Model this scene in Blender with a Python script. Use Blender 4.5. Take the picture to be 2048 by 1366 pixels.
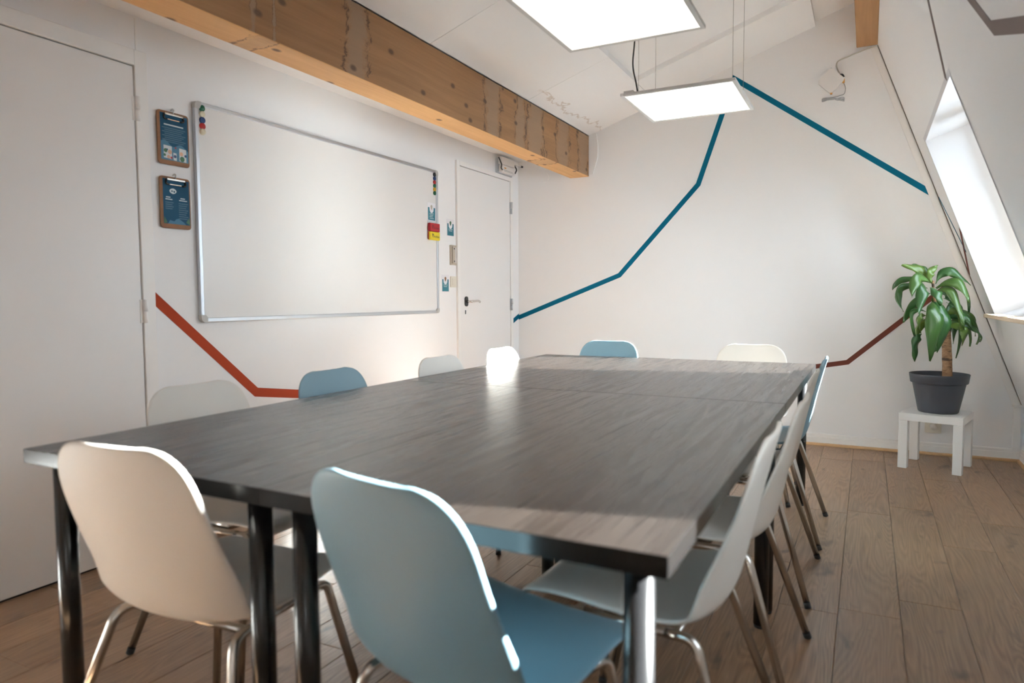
import bpy, bmesh, math, random
from mathutils import Vector, Matrix, Euler
random.seed(7)
PI = math.pi
for o in list(bpy.data.objects): bpy.data.objects.remove(o)
S = bpy.context.scene
C = S.collection

# ------------------------------------------------------------------ camera
W, H, FPX = 2048, 1366, 1382.1
YAW, PITCH, ROLL, CAMH = .4748, -.0629, -.005, 1.0908
fwd = Vector((-math.sin(YAW)*math.cos(PITCH), math.cos(YAW)*math.cos(PITCH), math.sin(PITCH)))
rgt = Vector((math.cos(YAW), math.sin(YAW), 0)); upv = rgt.cross(fwd)
r2 = rgt*math.cos(ROLL)+upv*math.sin(ROLL); u2 = -rgt*math.sin(ROLL)+upv*math.cos(ROLL)
cam = bpy.data.cameras.new('camera'); camo = bpy.data.objects.new('camera', cam); C.objects.link(camo)
M = Matrix((( r2.x, u2.x, -fwd.x, 0), (r2.y, u2.y, -fwd.y, 0), (r2.z, u2.z, -fwd.z, CAMH), (0, 0, 0, 1)))
camo.matrix_world = M
cam.sensor_width = 36; cam.lens = FPX/W*36; cam.clip_start = .02
cam.dof.use_dof = True; cam.dof.focus_distance = 4.6; cam.dof.aperture_fstop = 2.5
S.camera = camo

# ------------------------------------------------------------------ sky, sun, exposure
wd = bpy.data.worlds.new('sky'); S.world = wd; wd.use_nodes = True
bg = wd.node_tree.nodes['Background']; bg.inputs[0].default_value = (.765, .865, 1, 1); bg.inputs[1].default_value = 10.5
sl = bpy.data.lights.new('sun', 'SUN'); sl.energy = 150; sl.angle = math.radians(.6); sl.color = (1, .985, .965)
so = bpy.data.objects.new('sun', sl); C.objects.link(so)
SUN = Vector((2.0, .6, 1.0)).normalized()
so.rotation_euler = SUN.to_track_quat('Z', 'Y').to_euler(); so.location = (8, 4, 6)
vs = S.view_settings; vs.view_transform = 'Standard'; vs.look = 'None'; vs.exposure = 0.24; vs.gamma = 1
vs.use_curve_mapping = False
S.cycles.max_bounces = 9; S.cycles.diffuse_bounces = 6; S.cycles.glossy_bounces = 4; S.cycles.transparent_max_bounces = 8
S.cycles.caustics_reflective = True; S.cycles.sample_clamp_indirect = 20; S.cycles.blur_glossy = 0.0

# ------------------------------------------------------------------ room numbers
XL, YB, YN = -2.763, 5.51, -3.4        # left wall, far wall, near wall
ZT = .74
def slope_x(z): return .918-.365*(z-.363)
NS = Vector((.9394, 0, .3429))          # outward normal of the roof slope

# ------------------------------------------------------------------ materials
def nt(m): return m.node_tree.nodes, m.node_tree.links
def mat(name, col, rough=.5, metal=0, spec=.5, coat=0, bump=0, bscale=60, emis=None, estr=0, var=0, vscale=6):
    m = bpy.data.materials.new(name); m.use_nodes = True; n, l = nt(m); b = n['Principled BSDF']
    b.inputs['Base Color'].default_value = (*col, 1); b.inputs['Roughness'].default_value = rough
    b.inputs['Metallic'].default_value = metal; b.inputs['Specular IOR Level'].default_value = spec
    b.inputs['Coat Weight'].default_value = coat
    if emis: b.inputs['Emission Color'].default_value = (*emis, 1); b.inputs['Emission Strength'].default_value = estr
    tc = n.new('ShaderNodeTexCoord')
    if bump:
        t = n.new('ShaderNodeTexNoise'); t.inputs['Scale'].default_value = bscale; t.inputs['Detail'].default_value = 4
        l.new(tc.outputs['Object'], t.inputs['Vector'])
        bp = n.new('ShaderNodeBump'); bp.inputs['Strength'].default_value = bump; bp.inputs['Distance'].default_value = .002
        l.new(t.outputs['Fac'], bp.inputs['Height']); l.new(bp.outputs['Normal'], b.inputs['Normal'])
    if var:
        t = n.new('ShaderNodeTexNoise'); t.inputs['Scale'].default_value = vscale; t.inputs['Detail'].default_value = 5
        l.new(tc.outputs['Object'], t.inputs['Vector'])
        mx = n.new('ShaderNodeMix'); mx.data_type = 'RGBA'
        mx.inputs[6].default_value = (*[c*(1-var) for c in col], 1); mx.inputs[7].default_value = (*[min(1, c*(1+var)) for c in col], 1)
        l.new(t.outputs['Fac'], mx.inputs[0]); l.new(mx.outputs[2], b.inputs['Base Color'])
    return m

def chain(n, l, tc_out, scale, nscale, detail=6, dist=0, rough=.55):
    mp = n.new('ShaderNodeMapping'); mp.inputs['Scale'].default_value = scale; l.new(tc_out, mp.inputs['Vector'])
    t = n.new('ShaderNodeTexNoise'); t.inputs['Scale'].default_value = nscale; t.inputs['Detail'].default_value = detail
    t.inputs['Distortion'].default_value = dist; t.inputs['Roughness'].default_value = rough
    l.new(mp.outputs[0], t.inputs['Vector']); return t.outputs['Fac']
def ramp(n, l, fac, stops):
    r = n.new('ShaderNodeValToRGB'); e = r.color_ramp.elements
    while len(e) < len(stops): e.new(.5)
    for q, (p, c) in zip(e, stops): q.position = p; q.color = (*c, 1) if len(c) == 3 else c
    l.new(fac, r.inputs[0]); return r.outputs[0]
def mixc(n, l, fac, a, b, mode='MIX'):
    m = n.new('ShaderNodeMix'); m.data_type = 'RGBA'; m.blend_type = mode
    for s, v in ((0, fac), (6, a), (7, b)):
        if isinstance(v, (float, int)): m.inputs[s].default_value = v
        elif isinstance(v, tuple): m.inputs[s].default_value = (*v, 1)
        else: l.new(v, m.inputs[s])
    return m.outputs[2]
def mth(n, l, op, a, b=0.0, c=0.0):
    m = n.new('ShaderNodeMath'); m.operation = op
    for i, v in enumerate((a, b, c)):
        if isinstance(v, (float, int)): m.inputs[i].default_value = v
        else: l.new(v, m.inputs[i])
    return m.outputs[0]

def oak():
    m = bpy.data.materials.new('oak_laminate'); m.use_nodes = True; n, l = nt(m); b = n['Principled BSDF']
    tc = n.new('ShaderNodeTexCoord'); oi = n.new('ShaderNodeObjectInfo')
    add = n.new('ShaderNodeVectorMath'); add.operation = 'ADD'
    cx = n.new('ShaderNodeCombineXYZ'); l.new(mth(n, l, 'MULTIPLY', oi.outputs['Random'], 37.), cx.inputs[0]); l.new(mth(n, l, 'MULTIPLY', oi.outputs['Random'], 91.), cx.inputs[1])
    l.new(tc.outputs['Object'], add.inputs[0]); l.new(cx.outputs[0], add.inputs[1]); v = add.outputs[0]
    big = chain(n, l, v, (8.5, .75, 1), 1.1, 2, .5, .4)
    rings = mth(n, l, 'FRACT', mth(n, l, 'MULTIPLY', big, 24.))
    rings = mth(n, l, 'ABSOLUTE', mth(n, l, 'SUBTRACT', rings, .5))
    fine = chain(n, l, v, (120, 4, 1), 1.2, 4, .2)
    patch = chain(n, l, v, (3.5, 1.4, 1), 1.0, 4, .3)
    f = mth(n, l, 'ADD', mth(n, l, 'MULTIPLY', rings, .42), mth(n, l, 'MULTIPLY', fine, .68))
    c1 = ramp(n, l, f, [(.16, (.125, .070, .038)), (.46, (.262, .157, .090)), (.72, (.385, .240, .145))])
    c2 = mixc(n, l, ramp(n, l, patch, [(.40, (0, 0, 0)), (.8, (.7, .7, .7))]), c1, (.310, .190, .115))
    kn = chain(n, l, v, (7, 3.2, 1), 1.7, 2, .4)
    c3 = mixc(n, l, ramp(n, l, kn, [(.62, (0, 0, 0)), (.76, (.85, .85, .85))]), c2, (.085, .052, .035))
    hv = n.new('ShaderNodeHueSaturation'); l.new(c3, hv.inputs['Color'])
    l.new(mth(n, l, 'ADD', mth(n, l, 'MULTIPLY', oi.outputs['Random'], .3), .88), hv.inputs['Value'])
    l.new(hv.outputs[0], b.inputs['Base Color'])
    l.new(ramp(n, l, fine, [(0, (.30,)*3), (1, (.46,)*3)]), b.inputs['Roughness'])
    bp = n.new('ShaderNodeBump'); bp.inputs['Strength'].default_value = .18; bp.inputs['Distance'].default_value = .001
    l.new(f, bp.inputs['Height']); l.new(bp.outputs[0], b.inputs['Normal']); return m

def tabletop():
    m = bpy.data.materials.new('black_brown_woodgrain'); m.use_nodes = True; n, l = nt(m); b = n['Principled BSDF']
    tc = n.new('ShaderNodeTexCoord'); oi = n.new('ShaderNodeObjectInfo')
    add = n.new('ShaderNodeVectorMath'); add.operation = 'ADD'; cx = n.new('ShaderNodeCombineXYZ')
    l.new(mth(n, l, 'MULTIPLY', oi.outputs['Random'], 23.), cx.inputs[0]); l.new(tc.outputs['Object'], add.inputs[0]); l.new(cx.outputs[0], add.inputs[1]); v = add.outputs[0]
    a = chain(n, l, v, (28, 1.6, 1), 1.3, 6, .7); f = chain(n, l, v, (240, 6, 1), 1.3, 3, .1)
    s = mth(n, l, 'ADD', mth(n, l, 'MULTIPLY', a, .65), mth(n, l, 'MULTIPLY', f, .35))
    l.new(ramp(n, l, s, [(.3, (.003, .0022, .0018)), (.7, (.0145, .0105, .0085))]), b.inputs['Base Color'])
    l.new(ramp(n, l, s, [(.3, (.22,)*3), (.7, (.34,)*3)]), b.inputs['Roughness']); b.inputs['Specular IOR Level'].default_value = .75
    bp = n.new('ShaderNodeBump'); bp.inputs['Strength'].default_value = .07; bp.inputs['Distance'].default_value = .001
    l.new(s, bp.inputs['Height']); l.new(bp.outputs[0], b.inputs['Normal']); return m

def beamwood(name, cols, stains=(), knots=True, smear=(.30, .205, .135)):
    m = bpy.data.materials.new(name); m.use_nodes = True; n, l = nt(m); b = n['Principled BSDF']
    tc = n.new('ShaderNodeTexCoord'); v = tc.outputs['Object']
    sp = n.new('ShaderNodeSeparateXYZ'); l.new(v, sp.inputs[0])
    a = chain(n, l, v, (14, 1.0, 14), 1.2, 5, .9); f = chain(n, l, v, (90, 3, 90), 1.2, 3)
    s = mth(n, l, 'ADD', mth(n, l, 'MULTIPLY', a, .7), mth(n, l, 'MULTIPLY', f, .3))
    c = ramp(n, l, s, [(.3, cols[0]), (.7, cols[1])])
    if stains:
        wob = chain(n, l, v, (1, 1, 1), 6.5, 9, .8, .72)
        dark = chain(n, l, v, (1, 14, 5), 2.6, 4)
        for (y0, w, st) in stains:
            d = mth(n, l, 'ABSOLUTE', mth(n, l, 'SUBTRACT', sp.outputs[1], y0))
            d = mth(n, l, 'DIVIDE', mth(n, l, 'ADD', d, mth(n, l, 'MULTIPLY', mth(n, l, 'SUBTRACT', wob, .5), .05+w*2.6)), w)
            ins = ramp(n, l, d, [(.55, (st,)*3), (.98, (0, 0, 0))])
            c = mixc(n, l, ins, c, smear)
            dd = mth(n, l, 'ABSOLUTE', mth(n, l, 'SUBTRACT', d, 1.0))
            edge = ramp(n, l, dd, [(.0, (.95, .95, .95)), (.16, (0, 0, 0))])
            edge = mixc(n, l, 1.0, edge, ramp(n, l, dark, [(.40, (0, 0, 0)), (.52, (1, 1, 1))]), 'MULTIPLY')
            c = mixc(n, l, edge, c, (.06, .028, .014))
    if knots:
        mp = n.new('ShaderNodeMapping'); mp.inputs['Scale'].default_value = (1, 1, 1); cyz = n.new('ShaderNodeCombineXYZ'); l.new(mth(n, l, 'MULTIPLY', sp.outputs[1], 2.6), cyz.inputs[0]); l.new(mth(n, l, 'MULTIPLY', mth(n, l, 'ADD', sp.outputs[2], sp.outputs[0]), 4.2), cyz.inputs[1]); l.new(cyz.outputs[0], mp.inputs[0])
        vo = n.new('ShaderNodeTexVoronoi'); vo.voronoi_dimensions = '2D'; vo.inputs['Scale'].default_value = 1.0; l.new(mp.outputs[0], vo.inputs['Vector'])
        c = mixc(n, l, ramp(n, l, vo.outputs['Distance'], [(.035, (.85,)*3), (.075, (0, 0, 0))]), c, (.075, .036, .017))
    l.new(c, b.inputs['Base Color']); b.inputs['Roughness'].default_value = .62
    bp = n.new('ShaderNodeBump'); bp.inputs['Strength'].default_value = .2; bp.inputs['Distance'].default_value = .002
    l.new(s, bp.inputs['Height']); l.new(bp.outputs[0], b.inputs['Normal']); return m

def leafmat():
    m = bpy.data.materials.new('leaf_green'); m.use_nodes = True; n, l = nt(m); b = n['Principled BSDF']
    tc = n.new('ShaderNodeTexCoord'); oi = n.new('ShaderNodeObjectInfo')
    f = chain(n, l, tc.outputs['UV'], (26, 1.2, 1), 1.0, 3)
    c = ramp(n, l, f, [(.3, (.014, .060, .014)), (.75, (.042, .135, .030))])
    c = mixc(n, l, mth(n, l, 'MULTIPLY', mth(n, l, 'POWER', oi.outputs['Random'], 3.0), .65), c, (.17, .25, .03))
    l.new(c, b.inputs['Base Color']); b.inputs['Roughness'].default_value = .3
    b.inputs['Transmission Weight'].default_value = 0; b.inputs['Subsurface Weight'].default_value = 0
    return m
def barkmat():
    m = bpy.data.materials.new('cane_bark'); m.use_nodes = True; n, l = nt(m); b = n['Principled BSDF']
    tc = n.new('ShaderNodeTexCoord')
    f = chain(n, l, tc.outputs['Object'], (22, 22, 40), 1.5, 6, .8); g = chain(n, l, tc.outputs['Object'], (6, 6, 26), 1.0, 3)
    c = ramp(n, l, f, [(.3, (.20, .105, .05)), (.7, (.46, .28, .155))])
    c = mixc(n, l, ramp(n, l, g, [(.54, (0, 0, 0)), (.60, (.9,)*3)]), c, (.035, .02, .013))
    l.new(c, b.inputs['Base Color']); b.inputs['Roughness'].default_value = .8
    bp = n.new('ShaderNodeBump'); bp.inputs['Strength'].default_value = .5; bp.inputs['Distance'].default_value = .004
    l.new(f, bp.inputs['Height']); l.new(bp.outputs[0], b.inputs['Normal']); return m
def glassmat():
    m = bpy.data.materials.new('window_glass'); m.use_nodes = True; n, l = nt(m); n.remove(n['Principled BSDF'])
    t = n.new('ShaderNodeBsdfTransparent'); g = n.new('ShaderNodeBsdfGlossy'); g.inputs['Roughness'].default_value = .02
    t.inputs[0].default_value = (.93, .96, .95, 1)
    fr = n.new('ShaderNodeFresnel'); fr.inputs[0].default_value = 1.45; mx = n.new('ShaderNodeMixShader')
    l.new(fr.outputs[0], mx.inputs[0]); l.new(t.outputs[0], mx.inputs[1]); l.new(g.outputs[0], mx.inputs[2])
    l.new(mx.outputs[0], n['Material Output'].inputs[0]); return m
def ceilmat():
    m = mat('ceiling_board_white', (.895, .892, .898), .8, bump=.1, bscale=90); n, l = nt(m); b = n['Principled BSDF']
    g = n.new('ShaderNodeNewGeometry'); sp = n.new('ShaderNodeSeparateXYZ'); l.new(g.outputs['Position'], sp.inputs[0])
    wob = chain(n, l, g.outputs['Position'], (1, 1, 1), 5., 7, .9)
    e = mth(n, l, 'ADD', mth(n, l, 'SUBTRACT', sp.outputs[0], -1.99), mth(n, l, 'MULTIPLY', mth(n, l, 'SUBTRACT', wob, .5), .30))
    ln = ramp(n, l, mth(n, l, 'ABSOLUTE', e), [(0, (.5,)*3), (.010, (0, 0, 0))])
    yy = ramp(n, l, mth(n, l, 'DIVIDE', mth(n, l, 'SUBTRACT', sp.outputs[1], 4.2), 1.2), [(.05, (0, 0, 0)), (.12, (1, 1, 1))])
    l.new(mixc(n, l, mixc(n, l, 1.0, ln, yy, 'MULTIPLY'), (.895, .892, .898), (.42, .28, .17)), b.inputs['Base Color']); return m

MW = mat('white_wall_paint', (.868, .866, .874), .75, bump=.12, bscale=140)
MWF = mat('near_wall_paint', (.80, .785, .77), .8, bump=.12, bscale=140)
MSL = mat('white_slope_paint', (.845, .843, .85), .8, bump=.12, bscale=140)
MC = ceilmat()
MCB = mat('ceiling_white', (.885, .882, .888), .8, bump=.1, bscale=90)
MD = mat('door_white_lacquer', (.84, .825, .82), .38, bump=.05, bscale=40)
MTR = mat('white_trim_lacquer', (.87, .855, .84), .4, bump=.03)
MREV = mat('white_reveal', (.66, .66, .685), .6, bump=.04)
MOAK = oak(); MTT = tabletop()
MEDGE = mat('table_edge_black', (.006, .0055, .0055), .25, spec=.3, bump=.03)
MBLK = mat('black_lacquered_steel', (.010, .010, .011), .22, spec=.6, bump=.02)
MGAP = mat('dark_gap', (.03, .025, .02), .9, bump=.1)
MGAPSH = mat('grey_brown_gap_shade', (.20, .165, .13), .8, bump=.1)  # dark tone in place of the shade inside the slope gap
MPINE = mat('pine_strip', (.52, .33, .17), .6, var=.2, vscale=18, bump=.1)
MSILL = beamwood('pine_sill', ((.62, .47, .34), (.74, .60, .46)), knots=False)
MBF = beamwood('beam_weathered', ((.235, .112, .042), (.35, .178, .072)), ((-.80, .015, .65), (-.695, .008, .8), (-.20, .085, .6), (1.085, .10, .6), (1.48, .07, .6), (1.72, .14, .6), (2.2, .12, .55), (2.62, .12, .6)))
MBB = beamwood('beam_fresh', ((.60, .315, .115), (.76, .44, .185)), ((-.72, .05, .35), (2.0, .1, .3)))
MPUR = beamwood('purlin_wood', ((.30, .15, .055), (.41, .215, .085)), knots=False)
MWP = mat('white_plastic', (.755, .72, .675), .42, spec=.45, bump=.03, bscale=300)
MBP = mat('light_blue_plastic', (.19, .315, .385), .40, spec=.45, bump=.03, bscale=300)
MCHR = mat('brushed_chrome', (.62, .60, .57), .2, 1, bump=.01)
MRUB = mat('black_rubber', (.02, .02, .02), .6, bump=.1)
MALU = mat('anodised_aluminium', (.55, .57, .60), .38, .85, bump=.05)
MCAP = mat('grey_corner_plastic', (.50, .49, .47), .5, bump=.05)
MWB = mat('whiteboard_enamel', (.80, .79, .785), .25, spec=.5, bump=.02, bscale=5)
MTEAL = mat('teal_paint', (.0, .118, .205), .7, spec=.12, bump=.05)
MRED = mat('rust_red_paint', (.37, .052, .020), .7, spec=.12, bump=.05)
MBRN = mat('brown_paint', (.165, .050, .036), .7, spec=.12, bump=.05)
MBRS = mat('grey_brown_paint', (.135, .095, .085), .65, bump=.05)
MGLS = glassmat(); MLEAF = leafmat(); MBARK = barkmat()
MLED = mat('led_diffuser', (.85, .83, .8), .5, emis=(1, .955, .885), estr=1.0, bump=.01)
MLFR = mat('lamp_frame_white', (.62, .61, .60), .45, bump=.02)
MWIRE = mat('steel_wire', (.30, .29, .28), .4, .8, bump=.02)
MPOT = mat('charcoal_plastic_pot', (.050, .055, .070), .5, bump=.06, bscale=120)
MSOIL = mat('potting_soil', (.014, .010, .008), .95, bump=.9, bscale=60)
MLACK = mat('white_lacquer_table', (.84, .84, .835), .3, bump=.01)
MHB = mat('brown_hardboard', (.23, .105, .042), .6, var=.2, vscale=40, bump=.1)
MPAP = mat('petrol_blue_paper', (.012, .075, .145), .6, spec=.2, var=.12, vscale=9, bump=.02)
MPAP2 = mat('mid_blue_print', (.055, .185, .30), .55, bump=.02)
MPRW = mat('white_print', (.62, .66, .68), .6, bump=.02)
MPRG = mat('grey_blue_print', (.10, .19, .26), .6, bump=.02)
MCARD = mat('white_card', (.80, .79, .83), .5, bump=.02)
MCTE = mat('teal_card_print', (.018, .175, .235), .5, bump=.02)
MSOC = mat('cream_socket_plastic', (.74, .70, .61), .4, bump=.02)
MCREAM = mat('cream_plastic', (.66, .59, .43), .45, bump=.03)
MKEY = mat('beige_metal_plate', (.50, .44, .36), .45, bump=.05)
def flat(name, c, r=.45): return mat(name, c, r, bump=.02)
MG, MB, MR, MY, MK = flat('green_magnet', (0, .11, .045)), flat('blue_magnet', (.008, .045, .17)), flat('red_magnet', (.45, .012, .012)), flat('yellow_magnet', (.62, .36, .02)), flat('black_magnet', (.02, .02, .025))
MER, MEY = flat('red_eraser', (.42, .012, .022), .6), flat('yellow_eraser', (.80, .62, .02), .6)
MORG = flat('orange_plastic', (.65, .32, .07)); MSKIN = flat('peach_print', (.62, .36, .25)); MDG = flat('dark_green_print', (.03, .13, .06)); MLTE = flat('light_teal_print', (.30, .46, .52))
MAP_ = flat('white_router_plastic', (.84, .82, .81), .4)
MGRYC = flat('grey_cable', (.38, .39, .41), .5); MDKC = flat('dark_cable', (.05, .05, .05), .5); MWHC = flat('white_cable', (.66, .63, .57), .5)

# ------------------------------------------------------------------ mesh helpers
def me_from(bm, name):
    m = bpy.data.meshes.new(name); bm.normal_update(); bm.to_mesh(m); bm.free(); return m
def addbox(bm, x0, x1, y0, y1, z0, z1, bev=0, seg=2):
    ret = bmesh.ops.create_cube(bm, size=1, matrix=Matrix.Translation(((x0+x1)/2, (y0+y1)/2, (z0+z1)/2)) @ Matrix.Diagonal((abs(x1-x0), abs(y1-y0), abs(z1-z0), 1)))
    vs_ = ret['verts']
    if bev:
        ed = list({e for v in vs_ for e in v.link_edges})
        bmesh.ops.bevel(bm, geom=ed, offset=bev, segments=seg, affect='EDGES', profile=.5)
def box(x0, x1, y0, y1, z0, z1, bev=0, seg=2, name='box'):
    bm = bmesh.new(); addbox(bm, x0, x1, y0, y1, z0, z1, bev, seg); return me_from(bm, name)
def poly(name, V, F): m = bpy.data.meshes.new(name); m.from_pydata([tuple(v) for v in V], [], F); m.update(); return m
def tube(pts, r, seg=10, name='tube', caps=True):
    pts = [Vector(p) for p in pts]; V = []; F = []; nprev = None
    rr = r if isinstance(r, (list, tuple)) else [r]*len(pts)
    for i, p in enumerate(pts):
        t = ((pts[min(i+1, len(pts)-1)]-p).normalized()+(p-pts[max(i-1, 0)]).normalized()).normalized()
        if nprev is None:
            nprev = t.orthogonal().normalized()
        else:
            nprev = (nprev-t*nprev.dot(t)).normalized()
        bn = t.cross(nprev)
        for k in range(seg):
            a = 2*PI*k/seg; V.append(p+(nprev*math.cos(a)+bn*math.sin(a))*rr[i])
    for i in range(len(pts)-1):
        for k in range(seg):
            F.append((i*seg+k, i*seg+(k+1) % seg, (i+1)*seg+(k+1) % seg, (i+1)*seg+k))
    if caps: F.append(tuple(range(seg))[::-1]); F.append(tuple((len(pts)-1)*seg+k for k in range(seg)))
    m = poly(name, V, F); smooth(m); return m
def fillet(pts, r, n=6):
    pts = [Vector(p) for p in pts]; out = [pts[0]]
    for i in range(1, len(pts)-1):
        a, b, c = pts[i-1], pts[i], pts[i+1]; da = (a-b); dc = (c-b)
        q = min(r, da.length*.45, dc.length*.45); p0 = b+da.normalized()*q; p2 = b+dc.normalized()*q
        for k in range(n+1):
            t = k/n; out.append(p0*(1-t)**2+b*2*t*(1-t)+p2*t*t)
    out.append(pts[-1]); return out
def smoothcurve(pts, n=8):
    P = [Vector(p) for p in pts]; P = [P[0]*2-P[1]]+P+[P[-1]*2-P[-2]]; out = []
    for i in range(1, len(P)-2):
        for k in range(n):
            t = k/n; a, b, c, d = P[i-1], P[i], P[i+1], P[i+2]
            out.append(.5*((2*b)+(c-a)*t+(2*a-5*b+4*c-d)*t*t+(3*b-a-3*c+d)*t**3))
    out.append(P[-2]); return out
def lathe(prof, seg=40, name='lathe'):
    V = []; F = []
    for (r, z) in prof:
        for k in range(seg): a = 2*PI*k/seg; V.append((r*math.cos(a), r*math.sin(a), z))
    for i in range(len(prof)-1):
        for k in range(seg): F.append((i*seg+k, i*seg+(k+1) % seg, (i+1)*seg+(k+1) % seg, (i+1)*seg+k))
    m = poly(name, V, F); smooth(m); return m
def smooth(m, ang=None):
    for p in m.polygons: p.use_smooth = True
def frame3(O, U, V_, N):
    return lambda u, v, n=0: O+U*u+V_*v+N*n
def prism2(pts, fr, n0, n1, name='prism'):
    """polygon in the (u,v) plane of fr, extruded from n0 to n1 along its normal"""
    k = len(pts); V = [fr(u, v, n0) for u, v in pts]+[fr(u, v, n1) for u, v in pts]
    F = [tuple(range(k))[::-1], tuple(range(k, 2*k))]+[(i, (i+1) % k, k+(i+1) % k, k+i) for i in range(k)]
    m = poly(name, V, F); bm = bmesh.new(); bm.from_mesh(m); bmesh.ops.recalc_face_normals(bm, faces=bm.faces); bm.to_mesh(m); bm.free(); return m
def rrect(u0, u1, v0, v1, r, n=5):
    out = []
    for cx_, cy_, a0 in ((u1-r, v1-r, 0), (u0+r, v1-r, 90), (u0+r, v0+r, 180), (u1-r, v0+r, 270)):
        for k in range(n+1):
            a = math.radians(a0+90*k/n); out.append((cx_+r*math.cos(a), cy_+r*math.sin(a)))
    return out
def disc(u, v, r, n=24): return [(u+r*math.cos(2*PI*k/n), v+r*math.sin(2*PI*k/n)) for k in range(n)]
def joinm(ms, name='joined'):
    bm = bmesh.new()
    for m in ms: bm.from_mesh(m)
    return me_from(bm, name)

def tag(o, label=None, cat=None, group=None, kind=None):
    if label: o['label'] = label
    if cat: o['category'] = cat
    if group: o['group'] = group
    if kind: o['kind'] = kind
    return o
def empty(name, loc=(0, 0, 0), rz=0):
    o = bpy.data.objects.new(name, None); C.objects.link(o); o.location = loc; o.rotation_euler = (0, 0, rz); o.empty_display_size = .1; return o
def aloc(o):
    v = Vector((0, 0, 0))
    while o is not None: v = v+Vector(o.location); o = o.parent
    return v
def mk(name, mesh, material, parent=None, world=True):
    """link a mesh given in world coordinates (or parent-local if world=False); top-level meshes get their origin at their base"""
    mesh.name = name
    if material is not None and not mesh.materials: mesh.materials.append(material)
    o = bpy.data.objects.new(name, mesh); C.objects.link(o)
    if parent is not None:
        o.parent = parent
        if world: mesh.transform(Matrix.Translation(-aloc(parent)))
    elif world:
        xs = [v.co for v in mesh.vertices]
        c = Vector(((min(v.x for v in xs)+max(v.x for v in xs))/2, (min(v.y for v in xs)+max(v.y for v in xs))/2, min(v.z for v in xs)))
        mesh.transform(Matrix.Translation(-c)); o.location = c
    if name in ('text_lines', 'small_text', 'picture_spot', 'logo', 'logo_mark', 'leaf_print', 'grey_print', 'picture_white', 'lettering'): o['kind'] = 'stuff'
    return o
def struct(o): o['kind'] = 'structure'; return o
def copytree(o, parent=None):
    c = o.copy(); C.objects.link(c); c.parent = parent
    for k in list(o.children): copytree(k, c)
    return c
def textmesh(s, size, fr, n, ):
    cu = bpy.data.curves.new('lettering', 'FONT'); cu.body = s; cu.size = size; cu.extrude = .0002; cu.align_x = 'CENTER'
    t = bpy.data.objects.new('lettering', cu); C.objects.link(t); bpy.context.view_layer.update()
    me = bpy.data.meshes.new_from_object(t.evaluated_get(bpy.context.evaluated_depsgraph_get()))
    bpy.data.objects.remove(t)
    for v in me.vertices: v.co = fr(v.co.x, v.co.y, n+v.co.z)
    return me

# ------------------------------------------------------------------ structure: floor with planks
fl = struct(mk('floor', box(XL-.12, 1.15, YN-.1, YB+.1, -.08, -.012), MGAP))
PW, PL = .192, 1.245
col0 = -.065
for ci in range(-15, 6):
    x0 = col0+ci*PW; x1 = x0+PW
    if x1 < XL or x0 > .95: continue
    xa, xb = max(x0, XL-.02), min(x1, .945)
    off = {1: 2.787, -1: 2.566}.get(ci, (ci*.437+.13) % PL)
    y = off-PL*math.ceil((off-YN)/PL)
    while y < YB:
        a, b_ = max(y, YN), min(y+PL, YB+.005); y += PL
        if b_-a < .03: continue
        g = .0006; e = .0016
        V = [(xa+g, a+g, -.012), (xb-g, a+g, -.012), (xb-g, b_-g, -.012), (xa+g, b_-g, -.012)]
        V += [(xa+g, a+g, -e), (xb-g, a+g, -e), (xb-g, b_-g, -e), (xa+g, b_-g, -e)]
        V += [(xa+g+e, a+g+e, 0), (xb-g-e, a+g+e, 0), (xb-g-e, b_-g-e, 0), (xa+g+e, b_-g-e, 0)]
        F = [(8, 9, 10, 11)]+[(i, (i+1) % 4, 4+(i+1) % 4, 4+i) for i in range(4)]+[(4+i, 4+(i+1) % 4, 8+(i+1) % 4, 8+i) for i in range(4)]
        mk('plank', poly('plank', V, F), MOAK, fl)

# ------------------------------------------------------------------ structure: walls
struct(mk('wall_back', box(XL-.12, 1.2, YB, YB+.12, -.05, 3.6), MW))
wl = struct(mk('wall_left', box(XL-.12, XL, YN, YB, -.05, 2.6), MW))
struct(mk('wall_front', box(XL-.12, 1.3, YN-.12, YN, -.05, 3.7), MWF))
# right: knee wall and roof slope with two window openings and an added fill-light opening, built with thickness
WIN = [(3.655, 5.12), (1.05, 1.46), (-1.75, -1.33)]; WZ0, WZ1 = .965, 2.062
def sp_(y, z, n=0): return Vector((slope_x(z), y, z))+NS*n
ys = sorted([YN, YB-.004]+[v for w in WIN for v in w]); zs = [.363, WZ0, WZ1, 2.86]
bm = bmesh.new(); TH = .05
for i in range(len(ys)-1):
    for j in range(len(zs)-1):
        if j == 1 and (ys[i], ys[i+1]) in WIN: continue
        A = [sp_(ys[i], zs[j]), sp_(ys[i+1], zs[j]), sp_(ys[i+1], zs[j+1]), sp_(ys[i], zs[j+1])]
        vv = [bm.verts.new(a) for a in A]+[bm.verts.new(a+NS*TH) for a in A]
        for f in ((3, 2, 1, 0), (4, 5, 6, 7), (0, 1, 5, 4), (1, 2, 6, 5), (2, 3, 7, 6), (3, 0, 4, 7)): bm.faces.new([vv[k] for k in f])
addbox(bm, .922, .98, YN, YB-.004, -.05, .365)
bmesh.ops.recalc_face_normals(bm, faces=bm.faces)
struct(mk('wall_right', me_from(bm, 'wall_right'), MSL))

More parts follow.
